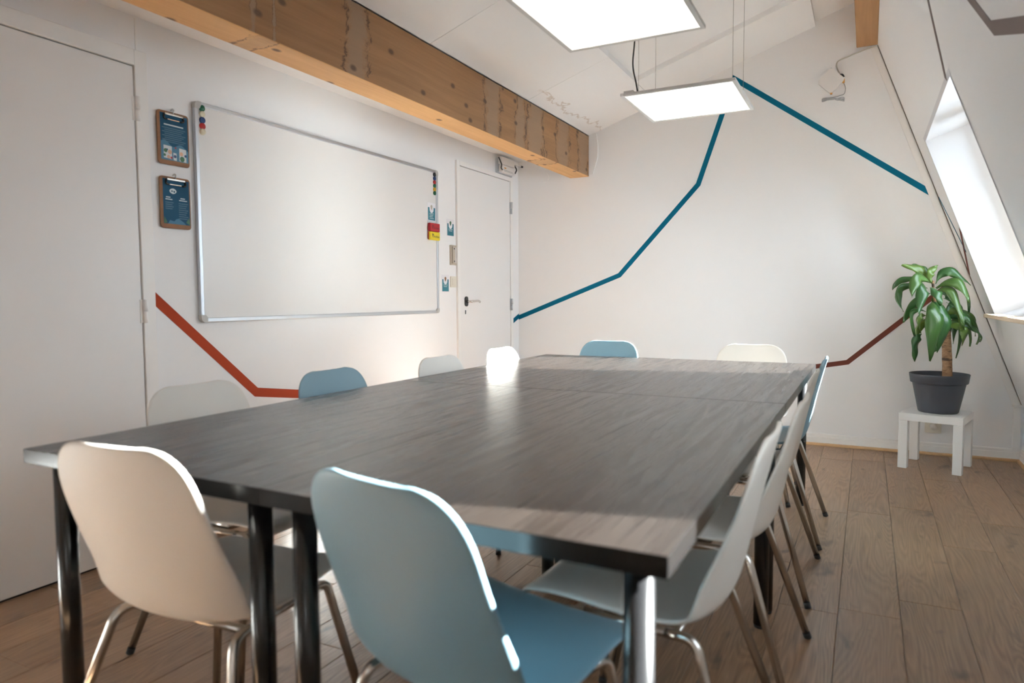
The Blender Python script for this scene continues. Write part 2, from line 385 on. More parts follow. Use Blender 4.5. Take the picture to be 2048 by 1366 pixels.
# ------------------------------------------------------------------ structure: ceiling and its boards
def cz(x): return 2.437+.338*(x+2.1)
CT = .036
ce = struct(mk('ceiling', prism2([(-2.25, cz(-2.25)+CT), (-.05, cz(-.05)+CT), (-.05, cz(-.05)+.15), (-2.25, cz(-2.25)+.15)], lambda u, v, n: Vector((u, n, v)), YN, YB, 'ceiling'), MCB))
mk('ceiling_edge_board', prism2([(XL, 2.278), (-2.24, 2.30), (-2.24, 2.42), (XL, 2.40)], lambda u, v, n: Vector((u, n, v)), YN, YB), MCB, ce)
def cboard(x0, x1, y0, y1):
    g = .0015
    pr = [(x0+g, cz(x0+g)), (x1-g, cz(x1-g)), (x1-g, cz(x1-g)+CT), (x0+g, cz(x0+g)+CT)]
    return mk('ceiling_board', prism2(pr, lambda u, v, n: Vector((u, n, v)), y0+g, y1-g), MC, ce)
y = YB
for yy in (4.334, 3.145, 1.94, .74, -.46, -1.66, -2.86, YN):
    cboard(-2.0985, -1.519, yy, y); y = yy
cboard(-1.519, -.378, 4.91, YB)
# roof above the lit part, behind the camera the recess simply runs on

# beam and purlin
bmn = box(-2.268, -2.0995, YN, YB-.002, 2.1003, 2.433, .003, 1); bmn.materials.append(MBF); bmn.materials.append(MBB)
for p in bmn.polygons:
    if p.normal.z < -.7: p.material_index = 1
bo = bpy.data.objects.new('ceiling_beam', bmn); C.objects.link(bo)
bmn.transform(Matrix.Translation((2.18, -2.75, -2.1))); bo.location = (-2.18, 2.75, 2.1)
tag(bo, 'long stained wooden ceiling beam above the whiteboard', 'beam')
pu = mk('roof_purlin', box(-.112, .02, YN, YB-.006, 2.822, 3.2, .003, 1), MPUR)
tag(pu, 'wooden roof purlin at the top of the sloping wall', 'beam')
# plaster patch at the end of the beam
struct(mk('trim_1', prism2([(-2.098, 2.115), (-2.06, 2.12), (-2.02, 2.25), (-2.018, 2.35), (-2.035, 2.455), (-2.098, 2.437)], lambda u, v, n: Vector((u, n, v)), YB-.012, YB), MW))

# baseboards
def baseboard(name, a, b, nrm):
    a, b, nrm = Vector(a), Vector(b), Vector(nrm)
    fr = lambda u, v, n: a+(b-a)*n+nrm*u+Vector((0, 0, v))
    o = struct(mk(name, prism2([(0, 0), (.014, 0), (.014, .058), (.011, .062), (.011, .078), (.006, .084), (0, .084)], fr, 0, 1), MTR))
    mk('floor_strip', prism2([(.0142, 0), (.028, 0), (.027, .010), (.022, .016), (.0142, .018)], fr, 0, 1), MPINE, o)
baseboard('baseboard_back', (XL, YB, 0), (.921, YB, 0), (0, -1, 0))
baseboard('baseboard_right', (.922, YB-.03, 0), (.922, YN, 0), (-1, 0, 0))
baseboard('baseboard_left', (XL, 1.967, 0), (XL, 4.455, 0), (1, 0, 0))
# trim strip, and a dark strip for the gap's shade, where roof slope meets the far wall
def backwall(u, v, n=0): return Vector((u, YB-n, v))
def strip_bw(z0, z1, o0, o1, n1, name, m):
    return struct(mk(name, prism2([(slope_x(z0)+o0, z0), (slope_x(z0)+o1, z0), (slope_x(z1)+o1, z1), (slope_x(z1)+o0, z1)], backwall, -.001, n1), m))
strip_bw(.37, 2.815, -.052, -.010, .007, 'trim_2', MTR)
strip_bw(.365, 2.82, -.0045, -.0005, .005, 'trim_3', MGAPSH)
struct(mk('trim_4', joinm([box(.868, .908, YB-.022, YB, .084, .372, .003), box(.862, .915, YB-.026, YB, .362, .376, .002)]), MTR))

# ------------------------------------------------------------------ windows
def make_window(idx, y0, y1, panes):
    w = struct(empty('window_%d' % idx, (slope_x(WZ0), (y0+y1)/2, WZ0)))
    D, T = .30, .03
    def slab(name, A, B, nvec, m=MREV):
        # A,B: points on the slope plane; slab from A-B line going outward D, thickness along nvec
        V = []
        for off in (Vector((0, 0, 0)), nvec*T):
            V += [A+off, B+off, B+NS*D+off, A+NS*D+off]
        F = [(0, 1, 2, 3), (7, 6, 5, 4), (0, 4, 5, 1), (1, 5, 6, 2), (2, 6, 7, 3), (3, 7, 4, 0)]
        me = poly(name, V, F); b2 = bmesh.new(); b2.from_mesh(me); bmesh.ops.recalc_face_normals(b2, faces=b2.faces); b2.to_mesh(me); b2.free()
        mk(name, me, m, w)
    US = Vector((-.3429, 0, .9394))
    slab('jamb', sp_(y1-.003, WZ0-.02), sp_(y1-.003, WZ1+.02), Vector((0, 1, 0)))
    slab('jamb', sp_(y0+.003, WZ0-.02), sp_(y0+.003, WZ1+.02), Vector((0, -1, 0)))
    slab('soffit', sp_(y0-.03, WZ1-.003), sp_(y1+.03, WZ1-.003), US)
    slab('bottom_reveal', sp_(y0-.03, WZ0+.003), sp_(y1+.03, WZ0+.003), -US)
    # sashes in the plane D from the slope
    L = (WZ1-WZ0)/.9394
    fr = lambda u, v, n=0: sp_(u, WZ0)+US*v+NS*(D-.05+n)
    def bar(u0, u1, v0, v1, nm, par, m=MTR): return mk(nm, prism2([(u0, v0), (u1, v0), (u1, v1), (u0, v1)], fr, 0, .05), m, par)
    e = y0; FW = .035
    for (a, b_) in panes:
        if a-e > .02: bar(e, a, 0, L, 'window_post', w)
        e = b_
        sash = mk('window_sash', joinm([prism2(q, fr, .004, .046) for q in ([(a, 0), (a+FW, 0), (a+FW, L), (a, L)], [(b_-FW, 0), (b_, 0), (b_, L), (b_-FW, L)], [(a+FW, 0), (b_-FW, 0), (b_-FW, FW), (a+FW, FW)], [(a+FW, L-FW), (b_-FW, L-FW), (b_-FW, L), (a+FW, L)])]), MTR, w)
        mk('pane', prism2([(a+FW, FW), (b_-FW, FW), (b_-FW, L-FW), (a+FW, L-FW)], fr, .022, .028), MGLS, sash)
    if y1-e > .02: bar(e, y1, 0, L, 'window_post', w)
    # timber sill board laid level into the opening
    zs_ = .957; x1 = slope_x(zs_)+.28
    sill = mk('window_sill', box(.640, x1, y0+.002, y1-.002, zs_, zs_+.022, .002, 1), MSILL, w)
    mk('sill_nosing', box(.640, .685, y1-.002, y1+.022, zs_, zs_+.022, .002, 1), MSILL, sill)
    p = bpy.data.lights.new('portal', 'AREA'); p.shape = 'RECTANGLE'; p.size = y1-y0-.02; p.size_y = L; p.cycles.is_portal = True
    po = bpy.data.objects.new('sky_portal', p); C.objects.link(po)
    c = sp_((y0+y1)/2, (WZ0+WZ1)/2)+NS*(D+.02)
    z_ = NS; x_ = Vector((0, 1, 0)); y_ = z_.cross(x_)
    po.matrix_world = Matrix(((x_.x, y_.x, z_.x, c.x), (x_.y, y_.y, z_.y, c.y), (x_.z, y_.z, z_.z, c.z), (0, 0, 0, 1)))
    return w
make_window(1, 3.655, 5.12, [(3.66, 4.47), (4.62, 5.115)])
make_window(2, 1.05, 1.46, [(1.055, 1.455)])
make_window(3, -1.75, -1.33, [(-1.745, -1.335)])  # unseen window added behind the camera to fill the near end with light

# ------------------------------------------------------------------ doors in the left wall
def LW(u, v, n=0): return Vector((XL+n, u, v))
def door(idx, y0, y1, z1, fo, hinge_y, hz, handle):
    d = struct(empty('door_%d' % idx, (XL, (y0+y1)/2, 0)))
    fa, fb, ft = fo
    mk('door_frame', joinm([box(XL, XL+.018, fa, y0-.004, 0, ft, .002, 1), box(XL, XL+.018, y1+.004, fb, 0, ft, .002, 1), box(XL, XL+.018, y0-.004, y1+.004, z1+.004, ft, .002, 1)]), MTR, d)
    mk('shadow_gap', box(XL, XL+.002, y0-.004, y1+.004, 0, z1+.004), MGAP, d)
    mk('door_leaf', box(XL+.002, XL+.011, y0, y1, .010, z1, .0015, 1), MD, d)
    for z in hz:
        h = mk('hinge', tube([(XL+.020, hinge_y, z-.045), (XL+.020, hinge_y, z+.002)], .009, 12), MTR if idx == 1 else MALU, d)
        mk('hinge_upper', tube([(XL+.022, hinge_y, z+.005), (XL+.022, hinge_y, z+.055)], .0105, 12), MTR if idx == 1 else MALU, h)
        mk('hinge_plate', box(XL+.011, XL+.014, hinge_y-.018, hinge_y, z-.045, z+.055), MTR if idx == 1 else MALU, h)
    if handle:
        hy, hz_ = handle
        r = mk('rosette', prism2(rrect(hy-.022, hy+.022, hz_-.038, hz_+.038, .02), LW, .011, .019), MBLK, d)
        mk('lever', tube(fillet([(XL+.018, hy, hz_), (XL+.058, hy, hz_), (XL+.058, hy+.11, hz_+.004), (XL+.050, hy+.145, hz_-.004)], .02), .0095, 12), MCHR, r)
        mk('keyhole', prism2(rrect(hy-.016, hy-.004, hz_-.098, hz_-.066, .005), LW, .011, .0135), MBLK, d)
    return d
door(1, .975, 1.903, 2.064, (.915, 1.965, 2.134), 1.912, (1.886, 1.037), None)
door(2, 4.502, 5.325, 2.083, (4.458, 5.372, 2.122), 5.336, (1.856, 1.03), (4.582, 1.066))
struct(mk('trim_5', box(XL, XL+.003, 1.925, 1.932, 2.134, 2.27), MTR))

# ------------------------------------------------------------------ painted lines on the walls
def polyline(pts, w):
    n = len(pts); L_, R_ = [], []
    for i in range(n):
        p = Vector(pts[i]); d0 = (p-Vector(pts[i-1])).normalized() if i else None; d1 = (Vector(pts[i+1])-p).normalized() if i < n-1 else None
        if d0 is None: d0 = d1
        if d1 is None: d1 = d0
        n0 = Vector((-d0.y, d0.x)); n1 = Vector((-d1.y, d1.x)); m_ = (n0+n1).normalized(); k = w/2/max(.35, m_.dot(n0))
        L_.append(p+m_*k); R_.append(p-m_*k)
    return L_, R_
def stripe(pts, w, fr, m, label, cutx=None):
    L_, R_ = polyline(pts, w)
    if cutx:                                   # square the ends to the vertical
        for idx, nb in ((0, 1), (-1, -2)):
            for Q in (L_, R_):
                a, b_ = Q[idx], Q[nb]; t = (pts[idx][0]-b_.x)/(a.x-b_.x); Q[idx] = b_+(a-b_)*t
    V = []; F = []; n = len(pts)
    for n_ in (.0004, .0016):
        V += [fr(q.x, q.y, n_) for q in L_]+[fr(q.x, q.y, n_) for q in R_]
    o = 2*n
    for i in range(n-1):
        F += [(i, i+1, n+i+1, n+i), (o+i, o+n+i, o+n+i+1, o+i+1), (i, o+i, o+i+1, i+1), (n+i, n+i+1, o+n+i+1, o+n+i)]
    F += [(0, n, o+n, o), (n-1, o+n-1, o+2*n-1, 2*n-1)]
    me = poly('wall_stripe', V, F); b2 = bmesh.new(); b2.from_mesh(me); bmesh.ops.recalc_face_normals(b2, faces=b2.faces); b2.to_mesh(me); b2.free()
    return tag(mk('wall_stripe', me, m), label, 'painted line')
def SLP(u, v, n=0): return sp_(u, v, -n)
stripe([(XL, .917), (-1.83, 1.274), (-1.195, 1.966), (-.935, 2.732), (.376, 1.778)], .038, backwall, MTEAL, 'teal zigzag line painted across the far wall, peaking behind the lamp', True)
stripe([(5.352, .872), (5.509, .930)], .040, LW, MTEAL, 'short teal line end beside the hinged edge of the far door', True)
stripe([(1.968, 1.10), (2.518, .618), (2.869, .563), (3.45, .47)], .046, LW, MRED, 'rust red zigzag line below the whiteboard', True)
stripe([(.568, 1.242), (-.118, .617), (-.325, .578), (-.95, .46)], .034, backwall, MBRN, 'brown line rising behind the potted plant')
stripe([(5.50, 1.752), (5.255, 1.37)], .02, SLP, MTEAL, 'thin teal line on the sloping wall left of the window')
stripe([(5.50, 1.245), (5.135, 1.50)], .04, SLP, MBRN, 'brown line on the sloping wall between far corner and window')
stripe([(3.765, 2.075), (3.475, 2.34), (3.15, 2.63)], .030, SLP, MBRS, 'thin brown line on the sloping wall running up from the window top')
stripe([(3.15, 2.47), (2.745, 1.952), (1.85, 1.66)], .048, SLP, MBRS, 'broad grey-brown angled line at the upper right of the sloping wall')

# ------------------------------------------------------------------ conference tables
def make_table():
    t = empty('conference_table'); tw, tl = .7698, 1.5; h = ZT
    b = bmesh.new(); addbox(b, -tw/2, tw/2, -tl/2, tl/2, h-.033, h, .0007, 1); me = me_from(b, 'table_top'); me.materials.append(MTT); me.materials.append(MEDGE)
    for p in me.polygons:
        if p.normal.z < .9: p.material_index = 1
    mk('table_top', me, None, t, False)
    leg = tube([(0, 0, .012), (0, 0, h-.036)], .0235, 24, 'leg'); leg.materials.append(MBLK)
    foot = lathe([(0, 0), (.020, 0), (.0215, .004), (.0215, .012), (0, .012)], 20, 'foot'); foot.materials.append(MRUB)
    plate = lathe([(0, h-.037), (.042, h-.037), (.042, h-.033), (0, h-.033)], 24, 'leg_plate'); plate.materials.append(MBLK)
    for sx in (-1, 1):
        for sy in (-1, 1):
            lo = bpy.data.objects.new('leg', leg); C.objects.link(lo); lo.parent = t; lo.location = (sx*(tw/2-.058), sy*(tl/2-.058), 0)
            for nm, q in (('foot', foot), ('leg_plate', plate)):
                k = bpy.data.objects.new(nm, q); C.objects.link(k); k.parent = lo
    return t
t0 = make_table(); first = True
for (x, y, lab) in ((-.6163, 1.660, 'dark brown table at the near right, blue chair at its end'), (-1.3869, 1.660, 'dark brown table at the near left, cream chair at its end'),
                    (-.6163, 3.164, 'dark brown table at the far right, towards the potted plant'), (-1.3869, 3.164, 'dark brown table at the far left, towards the far door')):
    t = t0 if first else copytree(t0); first = False
    t.location = (x, y, 0); tag(t, lab, 'table', 'dark tables pushed together')

# ------------------------------------------------------------------ chairs
def shell_mesh():
    prof = [(.262, .418), (.256, .430), (.235, .440), (.18, .4445), (.11, .441), (.03, .432), (-.05, .422), (-.105, .420), (-.140, .432), (-.163, .462), (-.177, .51), (-.190, .57), (-.204, .64), (-.218, .70), (-.230, .75), (-.238, .78), (-.244, .800), (-.247, .810)]
    P = smoothcurve([(0, a, b) for a, b in prof], 2)
    n = len(P); V = []; F = []; NV = 18
    d = [0.]
    for i in range(1, n): d.append(d[-1]+(P[i]-P[i-1]).length)
    tot = d[-1]
    for i, p in enumerate(P):
        s = d[i]
        e1 = max(0, 1-s/.05); e2 = max(0, 1-(tot-s)/.115)
        w = .200+.022*min(1, s/.33) if s < .36 else .222-.030*((s-.36)/(tot-.36))**1.2
        w *= (1-e1**2.6)**(1/2.6)*.16+.84 if e1 > 0 else 1
        w *= max(.0, 1-e2**2.5)**(1/2.1)*.52+.48 if e2 > 0 else 1
        t = (P[min(i+1, n-1)]-P[max(i-1, 0)]).normalized(); nr = Vector((0, t.z, -t.y)).normalized()      # towards the sitter
        q = s/tot
        cv = .008+.040*math.exp(-((q-.58)/.17)**2)
        for k in range(NV+1):
            v = -1+2*k/NV; a = abs(v)
            off = cv*(a**2.4)
            V.append(Vector((w*v, p.y, p.z))+nr*off)
    for i in range(n-1):
        for k in range(NV): F.append((i*(NV+1)+k, i*(NV+1)+k+1, (i+1)*(NV+1)+k+1, (i+1)*(NV+1)+k))
    m = poly('seat_shell', V, F); smooth(m); return m
def make_chair(name, m):
    t = empty(name)
    sh = mk('seat_shell', shell_mesh(), m, t, False)
    so_ = sh.modifiers.new('thickness', 'SOLIDIFY'); so_.thickness = .011; so_.offset = 0
    sb = sh.modifiers.new('rounding', 'SUBSURF'); sb.levels = 1; sb.render_levels = 1
    zr = .398
    rails = []
    for sx in (-1, 1): rails.append(tube([(sx*.165, -.055, zr), (sx*.165, .125, zr+.006)], .0105, 12))
    for y_ in (-.075, .145): rails.append(tube([(-.167, y_, zr+.002 if y_ > 0 else zr-.002), (.167, y_, zr+.002 if y_ > 0 else zr-.002)], .0095, 12))
    rails += [box(-.055, .055, -.06, .10, zr+.008, zr+.022, .003, 1), box(-.15, -.10, -.02, .08, zr+.004, .424, .004, 1), box(.10, .15, -.02, .08, zr+.004, .424, .004, 1)]
    fm = joinm(rails); smooth(fm); mk('frame', fm, MCHR, t, False)
    for sx in (-1, 1):
        for (py, fy, by) in ((-.055, -.243, -.118), (.125, .232, .176)):
            pts = fillet([(sx*.165, py, zr if py < 0 else zr+.006), (sx*.172, by, zr if py < 0 else zr+.006), (sx*.258, fy, .012)], .065, 8)
            lg = mk('leg', tube(pts, .0108, 14), MCHR, t, False)
            d_ = (Vector((sx*.258, fy, .012))-Vector((sx*.172, by, zr))).normalized(); e = Vector((sx*.258, fy, .012))
            mk('foot_cap', tube([e-d_*.008, e+d_*.0112], .0117, 12), MRUB, lg, False)
    return t
cw = make_chair('shell_chair', MWP); cb = make_chair('shell_chair', MBP)
first = {id(cw): True, id(cb): True}
CH = [  # proto, x, y, rotation deg, label, group
    (cb, -.630, 1.080, -12, 'light blue shell chair at the near end of the tables, seen from behind', None),
    (cw, -1.312, 1.062, 4, 'cream white shell chair at the near end of the tables, seen from behind', None),
    (cw, -.410, 1.545, 90, 'white shell chair on the window side nearest the camera', None),
    (cw, -.390, 2.080, 90, 'white shell chair on the window side, second from the camera', None),
    (cw, -.405, 2.826, 90, 'white shell chair on the window side, third from the camera', None),
    (cb, -.405, 3.450, 90, 'light blue shell chair on the window side, farthest from the camera', None),
    (cw, -1.755, 1.560, -90, 'white shell chair on the whiteboard side, nearest the near door', None),
    (cb, -1.655, 2.100, -90, 'light blue shell chair on the whiteboard side', None),
    (cw, -1.600, 2.795, -91, 'white shell chair on the whiteboard side, between blue chair and sunlit chair', None),
    (cw, -1.600, 3.430, -90, 'white shell chair in bright sun before the far door', None),
    (cb, -1.478, 4.020, 180, 'light blue shell chair at the far end of the tables', None),
    (cw, -.600, 4.020, 180, 'white shell chair at the far end of the tables', None)]
for (p, x, y, r, lab, g) in CH:
    t = p if first[id(p)] else copytree(p); first[id(p)] = False
    t.location = (x, y, 0); t.rotation_euler = (0, 0, math.radians(r)); tag(t, lab, 'chair', 'shell chairs around the tables')

# ------------------------------------------------------------------ LED panels
def lamp(x0, x1, y0, y1, z, label, cable):
    t = empty('ceiling_panel_lamp', ((x0+x1)/2, (y0+y1)/2, z)); fw = .018
    mk('frame', joinm([box(x0, x0+fw, y0, y1, z-.004, z+.011, .001, 1), box(x1-fw, x1, y0, y1, z-.004, z+.011, .001, 1), box(x0+fw, x1-fw, y0, y0+fw, z-.004, z+.011, .001, 1), box(x0+fw, x1-fw, y1-fw, y1, z-.004, z+.011, .001, 1), box(x0+.002, x1-.002, y0+.002, y1-.002, z+.006, z+.010)]), MLFR, t)
    mk('diffuser', box(x0+fw, x1-fw, y0+fw, y1-fw, z-.001, z+.004), MLED, t)
    for (x, y) in ((x0+.09, y0+.035), (x1-.02, y0+.035), (x0+.09, y1-.26), (x1-.02, y1-.26)):
        zt = cz(x)+CT
        mk('suspension_wire', tube([(x, y, z+.008), (x, y, zt)], .0011, 6), MWIRE, t)
        mk('wire_anchor', tube([(x, y, z+.008), (x, y, z+.02)], .004, 8), MWIRE, t)
    if cable:
        xc, yc = x0+.085, y0+.02
        mk('power_cable', tube(smoothcurve([(xc, yc+.02, z+.01), (xc-.006, yc+.01, z+.06), (xc-.022, yc, z+.16), (xc-.012, yc, z+.30), (xc, yc, cz(xc)+CT)]), .0042, 8), MDKC, t)
        mk('cable_connector', box(x0+.02, x0+.075, y0-.006, y0+.02, z+.011, z+.019, .002, 1), MLFR, t)
    tag(t, label, 'lamp', 'hanging square lamps'); return t
lamp(-1.205, -.610, 3.625, 4.250, 2.168, 'hanging square LED panel lamp farther away, in front of the teal peak', True)
lamp(-1.190, -.603, 2.270, 2.885, 2.168, 'hanging square LED panel lamp nearer the camera, cut by the top edge', False)

# ------------------------------------------------------------------ whiteboard and what hangs on it
WY0, WY1, WZA, WZB = 2.188, 4.190, .985, 1.995
wb = empty('whiteboard', (XL, (WY0+WY1)/2, WZA)); fw = .020
mk('board_surface', box(XL+.012, XL+.017, WY0+.012, WY1-.012, WZA+.012, WZB-.012), MWB, wb)
for q in ((WY0+.03, WY1-.03, WZA, WZA+fw), (WY0+.03, WY1-.03, WZB-fw, WZB), (WY0, WY0+fw, WZA+.03, WZB-.03), (WY1-fw, WY1, WZA+.03, WZB-.03)):
    mk('frame_rail', joinm([box(XL+.006, XL+.024, *q, .003, 2)]), MALU, wb)
for (yc, zc, sy, sz) in ((WY0, WZA, 1, 1), (WY0, WZB, 1, -1), (WY1, WZA, -1, 1), (WY1, WZB, -1, -1)):
    pts = [(yc+sy*.034, zc), (yc+sy*.034, zc+sz*.023), (yc+sy*.023, zc+sz*.034), (yc, zc+sz*.034)]
    for k in range(7):
        a = PI/2*k/6; pts.append((yc+sy*(.020-.020*math.cos(a)), zc+sz*(.020-.020*math.sin(a))))
    mk('corner_cap', prism2(pts, LW, .004, .026), MCAP, wb)
tag(wb, 'large white magnetic whiteboard with aluminium frame on the left wall', 'whiteboard')
def magnet(y, z, m, lab, grp):
    me = lathe([(0, .0), (.0145, .0), (.0150, .002), (.0146, .007), (.0125, .0092), (.0, .0098)], 20)
    me.transform(Matrix.Rotation(PI/2, 4, 'Y')); me.transform(Matrix.Translation((XL+.0172, y, z)))
    tag(mk('round_magnet', me, m), lab, 'magnet', grp)
for (z, m, c) in ((1.968, MG, 'green magnet, topmost at the left edge of the whiteboard'), (1.941, MCREAM, 'cream magnet between the green and blue ones at the left edge'), (1.914, MB, 'blue magnet at the left edge of the whiteboard'), (1.887, MR, 'red magnet at the left edge of the whiteboard'), (1.862, MCREAM, 'cream magnet, lowest at the left edge of the whiteboard')):
    magnet(2.230, z, m, c, 'magnets at the left edge of the whiteboard')
for (z, m, c) in ((1.962, MK, 'black magnet, topmost at the right edge of the whiteboard'), (1.935, MB, 'blue magnet at the right edge of the whiteboard'), (1.909, MR, 'red magnet at the right edge of the whiteboard'), (1.884, MG, 'green magnet between red and yellow at the right edge'), (1.859, MY, 'yellow magnet at the right edge of the whiteboard'), (1.834, MG, 'green magnet, lowest at the right edge of the whiteboard')):
    magnet(4.150, z, m, c, 'magnets at the right edge of the whiteboard')

def barline(u0, u1, v, h, fr, n): return prism2([(u0, v-h/2), (u1, v-h/2), (u1, v+h/2), (u0, v+h/2)], fr, n, n+.0003)
def card(y, z, off, nl, lab, pic):
    w_, h_ = .100, .126; base = XL+off
    c = mk('hanging_card', prism2(rrect(y-w_/2, y+w_/2, z, z+h_, .003), LW, off, off+.0012), MCARD)
    tag(c, lab, 'card', 'small teal cards')
    u0, u1 = y-w_/2+.006, y+w_/2-.006; zt = z+.094
    pts = [(u0, z+.006), (u1, z+.006), (u1, zt), (y+.026, zt)]
    for k in range(9): a = PI*k/8; pts.append((y+.026*math.cos(a), zt-.012-.026*math.sin(a)))
    pts.append((y-.026, zt)); pts.append((u0, zt))
    mk('teal_print', prism2(pts, LW, off+.0012, off+.0016), MCTE, c)
    mk('text_lines', joinm([barline(y-.028+.004*(k % 2), y+.026-.006*(k % 3), z+.052-.011*k, .0035, LW, off+.0016) for k in range(nl)]), MPRW, c)
    mk('picture', prism2([(y+.011*math.cos(a)*(1+.25*math.sin(3*a)), z+.096+.017*math.sin(a)) for a in [2*PI*k/14 for k in range(14)]], LW, off+.0012, off+.0016), pic, c)
card(4.111, 1.634, .0172, 4, 'teal card on the whiteboard above the red eraser', MKEY)
card(4.385, 1.548, .0002, 2, 'teal card on the wall above the beige wall plate', MDG)
card(4.308, 1.136, .0002, 2, 'teal card on the wall partly covering the light switch', MHB)

def eraser(y0, y1, z0, z1, m, mt, lab):
    e = empty('whiteboard_eraser', (XL+.024, (y0+y1)/2, z0))
    mk('eraser_body', joinm([box(XL+.0245, XL+.044, y0, y1, z0, z1, .004, 2)]), m, e)
    mk('felt_pad', box(XL+.0242, XL+.030, y0-.0015, y0+.006, z0+.003, z1-.003, .001, 1), MER, e)
    yc, zc = (y0+y1)/2, (z0+z1)/2
    mk('logo', joinm([prism2([(yc-.040, zc+.015), (yc-.031, zc+.015), (yc-.030, zc-.014)], LW, .044, .0443), prism2([(yc-.027, zc+.015), (yc-.018, zc+.013), (yc-.029, zc-.014)], LW, .044, .0443)]), mt, e)
    mk('lettering', textmesh('Artline', .024, lambda u, v, n: LW(yc+.017+u, zc-.012+v, n), .0441), mt, e)
    tag(e, lab, 'eraser', 'whiteboard erasers')
MDKR = flat('dark_red_print', (.12, .008, .01))
eraser(4.056, 4.178, 1.560, 1.618, MER, MDKR, 'red whiteboard eraser above the yellow one')
eraser(4.056, 4.178, 1.500, 1.558, MEY, MK, 'yellow whiteboard eraser with black lettering below the red one')

# ------------------------------------------------------------------ clipboards
def clipboard(y0, y1, z0, z1, kind, lab):
    t = empty('clipboard', (XL, (y0+y1)/2, z0)); yc = (y0+y1)/2; B = .014
    mk('backing_board', prism2(rrect(y0, y1, z0, z1, .014), LW, B-.005, B), MHB, t)
    pa, pb, pz0, pz1 = y0+.014, y1-.006, z0+.020, z1-.010
    pp = mk('paper', prism2([(pa, pz0), (pb, pz0), (pb, pz1), (pa, pz1)], LW, B, B+.0006), MPAP, t)
    n0 = B+.0006
    if kind == 0:
        mk('text_lines', joinm([barline(pa+.018, pb-.022, pz1-.048, .005, LW, n0)]), MPRW, pp)
        mk('small_text', joinm([barline(pa+.008+.012*(k % 2), pb-.012-.01*(k % 3), pz1-.062-.0085*k, .0028, LW, n0) for k in range(8)]), MPRG, pp)
        wave = [(pa+(pb-pa)*k/12, pz0+.078+.010*math.sin(k*.9)-.0015*k) for k in range(13)]
        mk('wave_print', prism2([(pa, pz0), (pb, pz0)]+wave[::-1], LW, n0, n0+.0002), MPAP2, pp)
        a = []
        for (u, v, w_, h_) in ((.013, .008, .040, .055), (.090, .004, .035, .056), (.060, .004, .016, .032)): a.append(prism2([(pa+u, pz0+v), (pa+u+w_, pz0+v-.002), (pa+u+w_, pz0+v+h_-.002), (pa+u, pz0+v+h_)], LW, n0+.0002, n0+.0004))
        mk('picture_white', joinm(a), MPRW, pp)
        for mm, L_ in ((MSKIN, ((.043, .036, .010), (.100, .036, .009), (.036, .014, .008))), (MDG, ((.022, .040, .009), (.104, .014, .012), (.017, .02, .006))), (MB, ((.068, .02, .007), (.121, .03, .006), (.03, .045, .004))), (MR, ((.072, .058, .004), (.05, .012, .005)))):
            mk('picture_spot', joinm([prism2(disc(pa+u, pz0+v, r, 10), LW, n0+.0004, n0+.0006) for u, v, r in L_]), mm, pp)
    else:
        mk('logo', prism2([(yc-.012+.016*math.cos(a_)*(1+.1*math.cos(2*a_)), pz1-.052+.012*math.sin(a_)) for a_ in [2*PI*k/16 for k in range(16)]], LW, n0, n0+.0003), MPRW, pp)
        mk('logo_mark', joinm([prism2(disc(yc-.017, pz1-.052, .004, 10), LW, n0+.0003, n0+.0005), prism2(disc(yc-.006, pz1-.054, .0045, 10), LW, n0+.0003, n0+.0005)]), MPAP, pp)
        mk('text_lines', joinm([barline(pa+.014, pa+.036, pz1-.080, .004, LW, n0), barline(pa+.011, pa+.045, pz1-.089, .004, LW, n0), barline(pb-.045, pb-.022, pz1-.080, .004, LW, n0), barline(pb-.052, pb-.012, pz1-.089, .004, LW, n0)]), MPRW, pp)
        mk('small_text', joinm([barline(pa+.010, pa+.05-.006*(k % 2), pz1-.103-.009*k, .003, LW, n0) for k in range(4)]+[barline(pb-.055, pb-.008-.005*(k % 3), pz1-.103-.0095*k, .003, LW, n0) for k in range(8)]), MPRG, pp)
        mk('wave_print', prism2([(pa+.02, pz0), (pb-.02, pz0), (pb-.03, pz0+.010), (yc+.012, pz0+.026), (yc, pz0+.022), (yc-.01, pz0+.012), (pa+.03, pz0+.016)], LW, n0, n0+.0002), MPAP2, pp)
        mk('leaf_print', joinm([prism2([(pa, pz0), (pa+.018, pz0+.004), (pa+.003, pz0+.030)], LW, n0, n0+.0003), prism2([(pb, pz0), (pb-.020, pz0+.012), (pb-.004, pz0+.034)], LW, n0, n0+.0003)]), MDG, pp)
    cl = mk('clip', joinm([box(XL+B, XL+B+.012, yc-.045, yc+.045, z1-.018, z1-.008, .003, 2), box(XL+B, XL+B+.006, yc-.030, yc+.030, z1-.036, z1-.031, .002, 1)]), MCHR, t)
    mk('clip_wire', tube(fillet([(XL+B+.005, yc-.047, z1-.014), (XL+B+.007, yc-.050, z1-.033), (XL+B+.004, yc-.034, z1-.036)], .006), .004, 8), MBLK, cl)
    mk('clip_wire', (tube(fillet([(XL+B+.005, yc+.047, z1-.014), (XL+B+.007, yc+.050, z1-.033), (XL+B+.004, yc+.034, z1-.036)], .006), .004, 8)), MBLK, cl)
    mk('hanging_hook', tube(smoothcurve([(XL+.001, yc, z1+.010), (XL+.014, yc, z1+.014), (XL+.020, yc, z1+.006), (XL+.016, yc, z1-.008)]), .0035, 8), MCHR, t)
    tag(t, lab, 'clipboard', 'hardboard clipboards')
clipboard(2.004, 2.160, 1.684, 1.915, 0, 'upper clipboard with blue illustrated sheet beside the whiteboard')
clipboard(2.006, 2.157, 1.406, 1.632, 1, 'lower clipboard with plain blue text sheet and small white logo')

